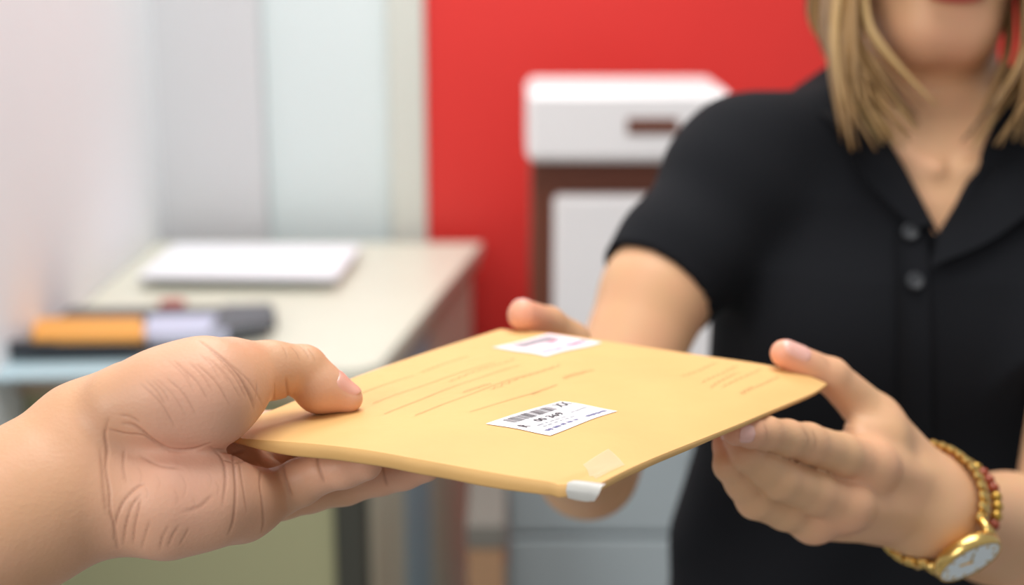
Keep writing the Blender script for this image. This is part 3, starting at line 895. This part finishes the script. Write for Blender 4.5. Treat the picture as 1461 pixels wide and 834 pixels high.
#PART4
# ------------------------------------------------------------------ the woman taking the envelope
XC = 0.310; YC = 1.060
TZ = [.60, .72, .86, .99, 1.06, 1.15, 1.22, 1.27, 1.315, 1.345, 1.40]
TA = [.185, .190, .192, .182, .166, .156, .152, .132, .098, .058, .045]
TB = [.135, .135, .132, .124, .116, .114, .108, .088, .060, .044, .040]
def torso(p, off=0.0):
    z = p[:, 2]; a = np.interp(z, TZ, TA) - off; b = np.interp(z, TZ, TB) - off
    q = np.sqrt(((p[:, 0] - XC) / a) ** 2 + ((p[:, 1] - YC) / b) ** 2)
    return ((q - 1) * np.minimum(a, b) * 0.85).astype(np.float32)
shR, shL = P(1062, 246, 1.065), P(1606, 270, 1.045)
elR, elL = P(838, 667, .955), P(1520, 790, .90)
wrR = P(800, 556, .80)
armR = [(shR, .047), (P(935, 420, 1.005), .0375), (elR, .0335)]
foreR = [(elR, .0335), (P(822, 612, .885), .033), (wrR, .0235)]
# her right hand: thumb on top of the far corner, fingers underneath
RT = [(P(806, 520, .792), .0150), (P(812, 488, .782), .0115), (P(783, 461, .768), .0088), (P(746, 449, .7475), .0082)]
RM = [(P(764, 560, .765), .0125), (P(785, 572, .760), .0125), (P(806, 580, .762), .0120), (P(826, 582, .768), .0110)]
RF = [[RM[0], (under(.20, .82, .011), .0082), (under(.25, .72, .0085), .0075), (under(.29, .64, .0065), .0062)],
      [RM[1], (under(.33, .80, .012), .0084), (under(.37, .69, .0085), .0077), (under(.40, .60, .0065), .0062)],
      [RM[2], (under(.46, .82, .013), .0080), (under(.49, .73, .0085), .0073), (under(.51, .65, .0065), .0060)],
      [RM[3], (under(.57, .87, .013), .0070), (under(.60, .81, .008), .0065), (under(.61, .75, .006), .0054)]]
def fingers(p, palm, fs, kp=.006):
    res = palm
    for f in fs:
        ch = None
        for (a, ra), (b, rb) in zip(f[:-1], f[1:]):
            mid = (a + b) / 2; rm = (ra + rb) / 2 * 0.97
            e = smin(rc(p, a, mid, ra, rm), rc(p, mid, b, rm, rb), .003)
            ch = e if ch is None else smin(ch, e, .0025)
        res = smin(np.minimum(res, smin(palm, ch, kp)), ch, .0008)
    return res
def right_arm(p):
    d = smin(chain(p, armR, .01), chain(p, foreR, .01), .006)
    for m_ in RM: d = smin(d, rc(p, wrR, m_[0], .020, m_[1]), .010)
    t_ = chain(p, RT, .003)
    d = smin(d, t_, .008)
    return fingers(p, d, RF).astype(np.float32)
# her left hand: back of the hand towards us
wA, wB = N(1350, 713, .727, 45), N(1318, 742, .714, 46)
foreL = [((wA[0] + wB[0]) / 2, .0190), ((wA[0] + wB[0]) / 2 * .5 + elL * .5, .0335), (elL, .036)]
upL = [(elL, .036), ((elL + shL) / 2, .039), (shL, .047)]
LT = [N(1312, 684, .722, 47), N(1248, 595, .708, 33), N(1186, 536, .694, 25.5), N(1119, 504, .685, 20)]
LMI, LMM, LMR, LMP = N(1243, 664, .677, 34), N(1206, 720, .667, 34), N(1160, 742, .668, 29), N(1165, 738, .695, 27)
LF = [[LMI, N(1152, 632, .643, 28), N(1092, 617, .618, 23), N(1050, 617, .602, 18)],
      [LMM, N(1112, 683, .636, 29), N(1066, 648, .626, 23), N(1042, 604, .630, 17)],
      [LMR, N(1078, 712, .645, 27), N(1040, 664, .634, 21), N(1034, 608, .642, 16)],
      [LMP, N(1092, 712, .680, 23), N(1060, 672, .668, 19), N(1052, 632, .662, 15)]]
def left_arm_base(p):
    d = smin(chain(p, foreL, .01), chain(p, upL, .01), .006)
    d = smin(d, rc(p, wA[0], wB[0], wA[1], wB[1]), .014)
    hand = None
    for m_, (wx, wr) in zip((LMI, LMM, LMR, LMP), ((.0, 43), (.35, 42), (.8, 42), (1.0, 40))):
        s = wA[0] * (1 - wx) + wB[0] * wx
        e = rc(p, s, m_[0], wr * .72 / FPX, m_[1] * .98)
        hand = e if hand is None else smin(hand, e, .007)
    d = smin(d, hand, .012)
    for m_ in (LMI, LMM, LMR): d = smin(d, rc(p, m_[0] - FWD * .0025, m_[0] - FWD * .0025, m_[1] * .95, m_[1] * .95), .006)
    t_ = smin(rc(p, LT[0][0], LT[1][0], LT[0][1], LT[1][1]), rc(p, LT[1][0], LT[2][0], LT[1][1], LT[2][1]), .004)
    t_ = smin(t_, rc(p, LT[2][0], LT[3][0], LT[2][1] * .98, LT[3][1]), .003)
    d = smin(d, t_, .010)
    # soft web between thumb and forefinger
    d = smin(d, rc(p, P(1262, 622, .698), P(1225, 624, .690), .011, .008), .012)
    return fingers(p, d, LF, .005).astype(np.float32)
LNW = [([(1186, 590), (1200, 598), (1216, 604)], .0006, .0007), ([(1178, 600), (1196, 610), (1216, 612)], .0006, .0007),
       ([(1146, 612), (1152, 622), (1154, 634)], .0004, .0009), ([(1160, 614), (1164, 626), (1164, 638)], .0004, .0009),
       ([(1090, 604), (1094, 614), (1094, 626)], .0004, .0008), ([(1168, 506), (1178, 514), (1184, 524)], .0004, .0008)]
left_arm, _cr = with_creases(left_arm_base, LNW)
# head, neck and chest
FC = np.array([0.303, 1.050, 1.462])
def head(p):
    d = smin(ell(p, FC, (.0625, .068, .100)), ell(p, FC + [0, .042, .038], (.074, .088, .092)), .03)
    d = smin(d, rc(p, FC + [-.012, -.040, -.078], FC + [.012, -.040, -.078], .0185, .0185), .03)
    for s in (-1, 1):
        d = smin(d, rc(p, FC + [s * .043, .012, -.052], FC + [s * .016, -.028, -.080], .016, .014), .02)
        d = smin(d, ell(p, FC + [s * .036, -.046, .0], (.020, .014, .016)), .015)                # cheek
        d = smax(d, -ell(p, FC + [s * .031, -.066, .026], (.017, .012, .0105)), .010)             # eye socket
        d = smin(d, ell(p, FC + [s * .072, .022, .012], (.008, .018, .030)), .006)                # ear
        d = smin(d, rc(p, FC + [s * .012, -.066, -.018], FC + [s * .006, -.070, -.018], .0065, .008), .006)
    d = smin(d, rc(p, FC + [0, -.064, .026], FC + [0, -.080, -.014], .007, .0095), .008)          # nose
    d = smin(d, ell(p, FC + [0, -.063, -.040], (.023, .0085, .0048)), .003)                       # upper lip
    d = smin(d, ell(p, FC + [0, -.0625, -.0495], (.020, .0090, .0052)), .003)                     # lower lip
    d = smax(d, -ell(p, FC + [0, -.072, -.0450], (.022, .008, .0011)), .002)
    d = smin(d, rc(p, FC + [.002, .036, -.05], np.array([XC, 1.085, 1.29]), .042, .048), .010)    # neck
    ch = torso(p, .007)
    ch = smin(ch, rc(p, np.array([XC, 1.075, 1.308]), shR, .020, .037), .025)
    ch = smin(ch, rc(p, np.array([XC, 1.075, 1.308]), shL, .020, .037), .025)
    for s in (-1, 1):
        ch = smin(ch, rc(p, np.array([XC + s * .012, .992, 1.292]), np.array([XC + s * .09, 1.045, 1.305]), .005, .005), .012)   # collar bones
    return smin(d, ch, .02).astype(np.float32)
pw = empty('person', (XC, YC, 0))
tag(pw, 'woman in a black polo shirt with blonde hair, holding the envelope in both hands', 'person')
parts = []
for f, lo, hi, h in ((right_arm, P(700, 440, .80) - [.01, .09, .24], np.maximum(shR, elR) + [.05, .05, .03], .0016),
                     (left_arm, P(1000, 800, .70) - [.01, .16, .05], np.maximum(shL, elL) + [.05, .05, .05], .0013),
                     (head, (XC - .16, .93, 1.16), (XC + .17, 1.20, 1.62), .0026)):
    parts.append(isomesh(f, lo, hi, h))
V = np.concatenate([q[0] for q in parts]); n1 = len(parts[0][0]); n2 = n1 + len(parts[1][0])
F = np.concatenate([parts[0][1], parts[1][1] + n1, parts[2][1] + n2])
tone = np.zeros((len(V), 3), np.float32); pk = np.zeros(len(V))
for f in [RT] + RF + [LT]: pk += 0.9 * blob(V, f[3][0], .015)
for f in LF: pk += 0.6 * blob(V, f[3][0], .014)
for m_ in (LMI, LMM, LMR): pk += 0.30 * blob(V, m_[0], .014)
for s in (-1, 1): pk += 0.45 * blob(V, FC + [s * .036, -.05, -.004], .024)
pk += .35 * blob(V, FC + [0, -.055, -.085], .03)
tone[:, 0] = np.clip(pk, 0, 1)
tone[n1:n2, 1] = _cr(V[n1:n2].astype(np.float32)) * .6
lp = np.minimum(ell(V.astype(np.float32), FC + [0, -.066, -.040], (.024, .012, .0058)), ell(V.astype(np.float32), FC + [0, -.066, -.0495], (.021, .012, .0062)))
tone[:, 2] = np.clip(-lp / .0012 + .3, 0, 1)
body = mesh_obj('body', V, F, M['skin_w'], pw, True, tone)
nail(left_arm_base, LT[3][0], LT[2][0], UPV * .83 + RGT * .55 - FWD * .85, .0118, .0170, .0006, M['nail_w'], body, LT[3][1])
nail(left_arm_base, LF[0][3][0], LF[0][2][0], -FWD * .9 + UPV * .05, .0095, .0105, .0008, M['nail_w'], body, LF[0][3][1])
for f in LF[1:]: nail(left_arm_base, f[3][0], f[2][0], -RGT * .7 - UPV * .5, .0088, .0095, .0015, M['nail_w'], body, f[3][1])
nail(right_arm, RT[3][0], RT[2][0], UPV * .8 + FWD * .2 - RGT * .1, .0105, .0115, .0015, M['nail_w'], body, RT[3][1])
for f in RF: nail(right_arm, f[3][0], f[2][0], -ENV_N, .0088, .0095, .002, M['nail_w'], body, f[3][1])
for s in (-1, 1):
    e = FC + [s * .031, -.0555, .026]
    ey = MB().sphere(e, .0118, 20, 14).build('eyeball', M['eye'], body, True)
    MB().lathe([(.0001, .0004), (.0055, .0002), (.0056, -.001)], e + [0, -.0117, -.001], (0, -1, 0), 20).build('iris', M['iris'], body, True)
    MB().tube([e + [-.015 * s, -.004, .013], e + [0, -.009, .0175], e + [.016 * s, .002, .014]], [.002, .0026, .001], 8).build('eyebrow', mat('brow', S(92, 66, 44), 0.8), body, True)

# ---- polo shirt
def nrm3(p): return p / (np.linalg.norm(p) + 1e-9)
axR = unit(P(935, 412, 1.008) - shR); hemR = P(935, 414, 1.008)
axL = unit((elL + shL) / 2 - shL); hemL = shL * .42 + elL * .58
vz = 1.247; vx = .2945
def shirt_full(p):
    d = torso(p)
    d = smin(d, rc(p, np.array([XC - .02, 1.07, 1.322]), shR + [0, 0, .002], .030, .050), .03)
    d = smin(d, rc(p, np.array([XC + .02, 1.07, 1.322]), shL + [0, 0, .002], .030, .050), .03)
    for s in (-1, 1): d = smin(d, ell(p, (XC + s * .062, .985, 1.165), (.062, .050, .062)), .04)
    # loose folds
    x = p[:, 0]; z = p[:, 2]
    fold = .0028 * np.sin(46 * (x - XC) + 9 * z) * np.clip((1.25 - z) / .12, 0, 1) + .0022 * np.sin(70 * (x - XC) - 40 * z + 1.0) * np.clip((1.16 - z) / .1, 0, 1)
    slR = smax(rc(p, shR, shR + axR * .30, .051, .0395), (p - hemR.astype(np.float32)) @ axR.astype(np.float32), .002)
    slL = smax(rc(p, shL, shL + axL * .30, .051, .043), (p - hemL.astype(np.float32)) @ axL.astype(np.float32), .002)
    fs = .0016 * np.sin(95 * ((p - shR.astype(np.float32)) @ np.array([.5, .4, .75], np.float32)))
    d = smin(d + fold, slR + fs, .03); d = smin(d, slL, .03)
    return d.astype(np.float32)
def shirt(p):
    d = shirt_full(p)
    # sleeve openings
    for hm, ax, r_ in ((hemR, axR, .0400), (hemL, axL, .0410)):
        d = smax(d, -rc(p, hm - ax * .02, hm + ax * .05, r_, r_), .0015)
    d = smax(d, .74 - p[:, 2], .002)
    # open V at the neck, and the neck hole
    wdg = np.maximum(np.abs(p[:, 0] - (vx + (p[:, 2] - vz) * .10)) - (p[:, 2] - vz) * .56, p[:, 1] - 1.06) * .85
    d = smax(d, -wdg, .002)
    d = smax(d, -rc(p, np.array([XC, 1.078, 1.30]), np.array([XC - .006, 1.06, 1.48]), .052, .060), .003)
    return d.astype(np.float32)
V, F = isomesh(shirt, (min(hemR[0] - .06, XC - .22), .90, .73), (shL[0] + .08, 1.21, 1.40), .0034)
sh = mesh_obj('polo_shirt', V, F, M['shirt'], pw)
def on_shirt(q, lift=.004):
    p = trace(shirt_full, [q])[0]; return p + grad(shirt_full, p[None], .002)[0] * lift
def sheet(name, rows, m, parent, th=.0022, n=10):
    """a cloth strip lofted through rows of points, with thickness"""
    R = [smooth_line(r, n) for r in rows]; k = len(R[0]); m_ = len(R)
    G_ = np.array(R); du = np.gradient(G_, axis=1); dv = np.gradient(G_, axis=0); nn = np.cross(du, dv); nn /= np.linalg.norm(nn, axis=2)[..., None] + 1e-12
    A = (G_ + nn * th / 2).reshape(-1, 3); B = (G_ - nn * th / 2).reshape(-1, 3); o = len(A); F = []
    for i in range(m_ - 1):
        for j in range(k - 1):
            a = i * k + j; F += [(a, a + 1, a + k + 1, a + k), (o + a, o + a + k, o + a + k + 1, o + a + 1)]
    per = [j for j in range(k)] + [i * k + k - 1 for i in range(1, m_)] + [(m_ - 1) * k + j for j in range(k - 2, -1, -1)] + [i * k for i in range(m_ - 2, 0, -1)]
    for a, b in zip(per, per[1:] + per[:1]): F.append((a, b, o + b, o + a))
    return mesh_obj(name, list(A) + list(B), F, m, parent)
V0 = on_shirt((1336, 337), .005)
inR = [V0, on_shirt((1396, 268), .006), np.array([XC + .048, 1.03, 1.318]), np.array([XC + .056, 1.075, 1.340]), np.array([XC + .04, 1.128, 1.360]), np.array([XC, 1.142, 1.364])]
ouR = [on_shirt((1320, 386), .007), on_shirt((1420, 338), .008), on_shirt((1500, 262), .010), np.array([XC + .098, 1.07, 1.335]), np.array([XC + .065, 1.165, 1.335]), np.array([XC, 1.185, 1.330])]
mid = [(a + b) / 2 + [0, -.004, .006] for a, b in zip(inR, ouR)]
c1 = sheet('collar', [inR, mid, ouR], M['shirt'], sh)
inL = [V0, on_shirt((1276, 222), .006), np.array([XC - .048, 1.03, 1.318]), np.array([XC - .056, 1.075, 1.340]), np.array([XC - .04, 1.128, 1.360]), np.array([XC, 1.142, 1.364])]
ouL = [on_shirt((1304, 330), .008), on_shirt((1236, 262), .009), on_shirt((1190, 190), .010), np.array([XC - .098, 1.07, 1.335]), np.array([XC - .065, 1.165, 1.335]), np.array([XC, 1.185, 1.330])]
mid = [(a + b) / 2 + [0, -.004, .006] for a, b in zip(inL, ouL)]
c2 = sheet('collar', [ouL, mid, inL], M['shirt'], sh)
plk = [[on_shirt((x + (y - 330) * .02, y), .003) for y in range(330, 640, 30)] for x in (1276, 1298, 1322)]
sheet('placket', plk, M['shirt'], sh, .0015, 4)
for q in ((1297, 334), (1302, 404)):
    c = on_shirt(q, .005); n_ = grad(shirt_full, c[None], .002)[0]
    MB().lathe([(.0001, .0016), (.0042, .0016), (.0056, .0026), (.0062, .0016), (.0060, 0)], c, n_, 20).build('button', M['button'], sh, True)

# ---- hair
hm_ = bpy.data.materials.new('blonde_hair'); hm_.use_nodes = True
nt = hm_.node_tree; b = nt.nodes['Principled BSDF']; b.inputs['Roughness'].default_value = .42
at = nt.nodes.new('ShaderNodeAttribute'); at.attribute_name = 'tone'
rp = nt.nodes.new('ShaderNodeValToRGB'); rp.color_ramp.elements[0].color = S(92, 66, 40); rp.color_ramp.elements[1].color = S(206, 172, 116)
e_ = rp.color_ramp.elements.new(.45); e_.color = S(160, 124, 78)
nt.links.new(at.outputs['Fac'], rp.inputs['Fac']); nt.links.new(rp.outputs['Color'], b.inputs['Base Color'])
hb_ = MB(); tn = []
hr = random.Random(21)
HC = FC + [0, .040, .040]
def lock(phi, th0, lay, zend, curl, r_, end=None):
    sx, sy = math.sin(phi), -math.cos(phi)
    ra = np.array([.070, .092, .100]) + lay
    pts = []
    for th in np.linspace(th0, 1.50, 6):
        pts.append(HC + np.array([ra[0] * math.sin(th) * sx, ra[1] * math.sin(th) * sy, ra[2] * math.cos(th)]))
    e = pts[-1]; n = 7
    for i in range(1, n + 1):
        s = i / n
        out = .002 * math.sin(s * 2.4) - (0 if end is not None else 1) * curl * .5 * max(0, s - .72) ** 1.5 * 6
        q = np.array([e[0] + sx * out, e[1] + sy * out * .4 - .012 * s * (1 if sy < .3 else -.6), e[2] + (zend - e[2]) * s])
        if end is not None:      # front locks swing forward over the collar
            w_ = s * s * (3 - 2 * s); q[0] += (end[0] - e[0]) * w_; q[1] += (end[1] - e[1]) * s ** .7
            q[0] -= sx * .050 * max(0, s - .68) ** 1.3 / .32 ** 1.3 * end[2]
        elif s > .72: q[0] += -sx * 0.010 * (s - .72) / .28
        pts.append(q)
    pts = smooth_line(pts, 3)
    k = len(pts); s = np.linspace(0, 1, k)
    rad = r_ * (0.55 + .6 * np.sin(np.pi * np.clip(s * .9 + .12, 0, 1))) * np.where(s > .86, 1 - (s - .86) / .14 * .75, 1)
    n0_ = len(hb_.V); hb_.tube(pts, rad, 7, .55, np.array([sx, sy, .15]))
    tn.extend([min(1, max(0, hr.gauss(.42, .32)))] * (len(hb_.V) - n0_))
for side in (-1, 1):
    for k in range(74):
        f = (k + .5) / 74
        phi = side * math.radians(58 + 122 * f)
        front = f < .42
        zend = (1.300 if front else 1.33) + hr.uniform(-.018, .025)
        lay = hr.choice((-.003, .002, .006)) + hr.uniform(-.001, .001)
        end = (FC[0] + side * (hr.uniform(.055, .088) if side < 0 else hr.uniform(.045, .082)), hr.uniform(.965, 1.0), hr.uniform(.0, 1.0)) if f < .5 else None
        if end: zend = 1.320 + hr.uniform(-.012, .02)
        lock(phi, hr.uniform(.02, .12), lay, zend, (.10 if front else .04) + hr.uniform(0, .08), hr.uniform(.0052, .0085), end)
tone = np.zeros((len(tn), 3), np.float32); tone[:] = np.array(tn)[:, None]
ho = mesh_obj('hair', hb_.V, hb_.F, hm_, pw, True, tone)
ho['label'] = 'shoulder-length blonde hair with darker streaks'

# ---- trousers and shoes
def legs(p):
    d = None
    for s in (-1, 1):
        e = smin(rc(p, (XC + s * .085, YC + .005, .84), (XC + s * .085, YC - .005, .47), .098, .066), rc(p, (XC + s * .085, YC - .005, .47), (XC + s * .085, YC + .015, .07), .066, .062), .02)
        d = e if d is None else smin(d, e, .02)
    d = smin(d, ell(p, (XC, YC + .01, .86), (.178, .125, .13)), .04)
    return smax(smax(d, .045 - p[:, 2], .002), p[:, 2] - .93, .002).astype(np.float32)
V, F = isomesh(legs, (XC - .23, YC - .17, .02), (XC + .23, YC + .17, .97), .007)
mesh_obj('trousers', V, F, M['trouser'], pw)
for s in (-1, 1):
    def shoe(p, s=s):
        d = smin(rc(p, (XC + s * .088, YC + .03, .036), (XC + s * .100, YC - .13, .026), .036, .030), rc(p, (XC + s * .088, YC + .03, .04), (XC + s * .087, YC + .025, .09), .036, .036), .02)
        return smax(smax(d, .001 - p[:, 2], .002), p[:, 2] - .085, .003).astype(np.float32)
    V, F = isomesh(shoe, (XC + s * .09 - .06, YC - .2, -.01), (XC + s * .09 + .06, YC + .1, .11), .004)
    mesh_obj('shoe', V, F, M['shoe'], pw)

# ------------------------------------------------------------------ gold watch and bead bracelet on her left wrist
def arm_ring(c, ax, n, lift, ref):
    """points on the skin round the arm, with outward normals"""
    t = unit(ref - ax * (ref @ ax)); u = np.cross(ax, t); A = np.linspace(0, 2 * math.pi, n, endpoint=False)
    D = np.cos(A)[:, None] * t + np.sin(A)[:, None] * u
    R = np.full(n, .06)
    for _ in range(80): R = R - left_arm_base((c + D * R[:, None]).astype(np.float32)) * .6
    R = np.convolve(np.concatenate([R[-2:], R, R[:2]]), [.1, .2, .4, .2, .1], 'valid')
    return c + D * (R + lift)[:, None], D
wc = (wA[0] + wB[0]) / 2
axf = unit(elL - wc)
axw = unit(RGT * .485 - UPV * .397 + FWD * .78)
ref = unit(RGT * .485 - UPV * .397 - FWD * .63) * .94 + unit(-RGT * .63 - UPV * .77) * .34
wcen = P(1322, 704, .722); axf = axw
NL = 34
pts, nr = arm_ring(wcen, axf, NL, .0026, ref)
wt = empty('wristwatch', wcen); tag(wt, 'gold wristwatch with a round white dial on the woman wrist beside the bead bracelet', 'watch')
link_me = None
half = (math.pi * 2 / NL)
for k in range(NL):
    if k in (0, 1, 2, NL - 1, NL - 2): continue
    a, b_, c_ = pts[k - 1], pts[k], pts[(k + 1) % NL]
    tg = unit(c_ - a); nn = unit(nr[k] - tg * (nr[k] @ tg)); sd = np.cross(nn, tg); L_ = np.linalg.norm(c_ - a) / 2
    Mx = Matrix(((tg[0], sd[0], nn[0], b_[0]), (tg[1], sd[1], nn[1], b_[1]), (tg[2], sd[2], nn[2], b_[2]), (0, 0, 0, 1)))
    lk = MB()
    lk.box((-L_ * .47, -.0026, -.0014), (L_ * .47, .0026, .0022), .0008, Mx)
    for s in (-1, 1): lk.box((-L_ * .40, s * .0049 - .0021, -.0014), (L_ * .40, s * .0049 + .0021, .0016), .0008, Mx)
    lk.build('link', M['gold'], wt)
cn = unit(ref - axf * (ref @ axf)); ct = np.cross(axf, cn)
cc = pts[0] + cn * .0005
cs = MB().lathe([(.0135, -.002), (.0168, 0.0), (.0178, .002), (.0180, .0048), (.0172, .0064), (.0162, .0070), (.0157, .0062)], cc, cn, 40, True, True).build('case', M['gold'], wt, True)
dl = MB().lathe([(.0157, .0060), (.0157, .0064)], cc, cn, 40).build('dial', M['dial'], wt)
for h_ in range(12):
    a = h_ * math.pi / 6; dr_ = axf * math.cos(a) + ct * math.sin(a)
    MB().tube([cc + cn * .0066 + dr_ * .0122, cc + cn * .0066 + dr_ * .0142], .0004, 6).build('hour_mark', M['gold'], dl)
for a, l_, r_ in ((2.2, .0065, .00045), (3.6, .0098, .00035)):
    dr_ = axf * math.cos(a) + ct * math.sin(a)
    MB().tube([cc + cn * .0068 - dr_ * .0015, cc + cn * .0068 + dr_ * l_], r_, 6).build('watch_hand', M['gold'], dl)
MB().lathe([(.0022, 0), (.0024, .0006), (.0024, .0028), (.0018, .0032)], cc + cn * .0035 + axf * .0178, axf, 14).build('crown', M['gold'], wt, True)
for s in (-1, 1):
    tgt = pts[3 if s > 0 else NL - 3]; st = cc + cn * .0015 + unit((tgt - cc) - cn * ((tgt - cc) @ cn)) * .0155
    for o_ in (-.005, .005):
        MB().tube([st + axf * o_, (st + tgt) / 2 + axf * o_ * .95 + cn * .0006, tgt + axf * o_ * .9], [.0024, .0023, .0020], 8).build('lug', M['gold'], wt, True)
    MB().tube([st - axf * .005, st + axf * .005], .0018, 8).build('end_bar', M['gold'], wt, True)
br = empty('bead_bracelet', wcen + axf * .018); tag(br, 'amber and gold bead bracelet next to the gold wristwatch', 'bracelet')
pts, nr = arm_ring(wcen + axf * .0165, axf, 40, .0027, ref)
bead = MB().sphere((0, 0, 0), .0030, 12, 8)
bm_ = {}
for k in range(40):
    mk = 'goldbead' if (k // 3) % 2 else 'amber'
    if mk not in bm_:
        o = bead.build('bead', M[mk], br, True); bm_[mk] = o
    else:
        o = bm_[mk].copy(); col.objects.link(o)
    o.location = tuple(pts[k])
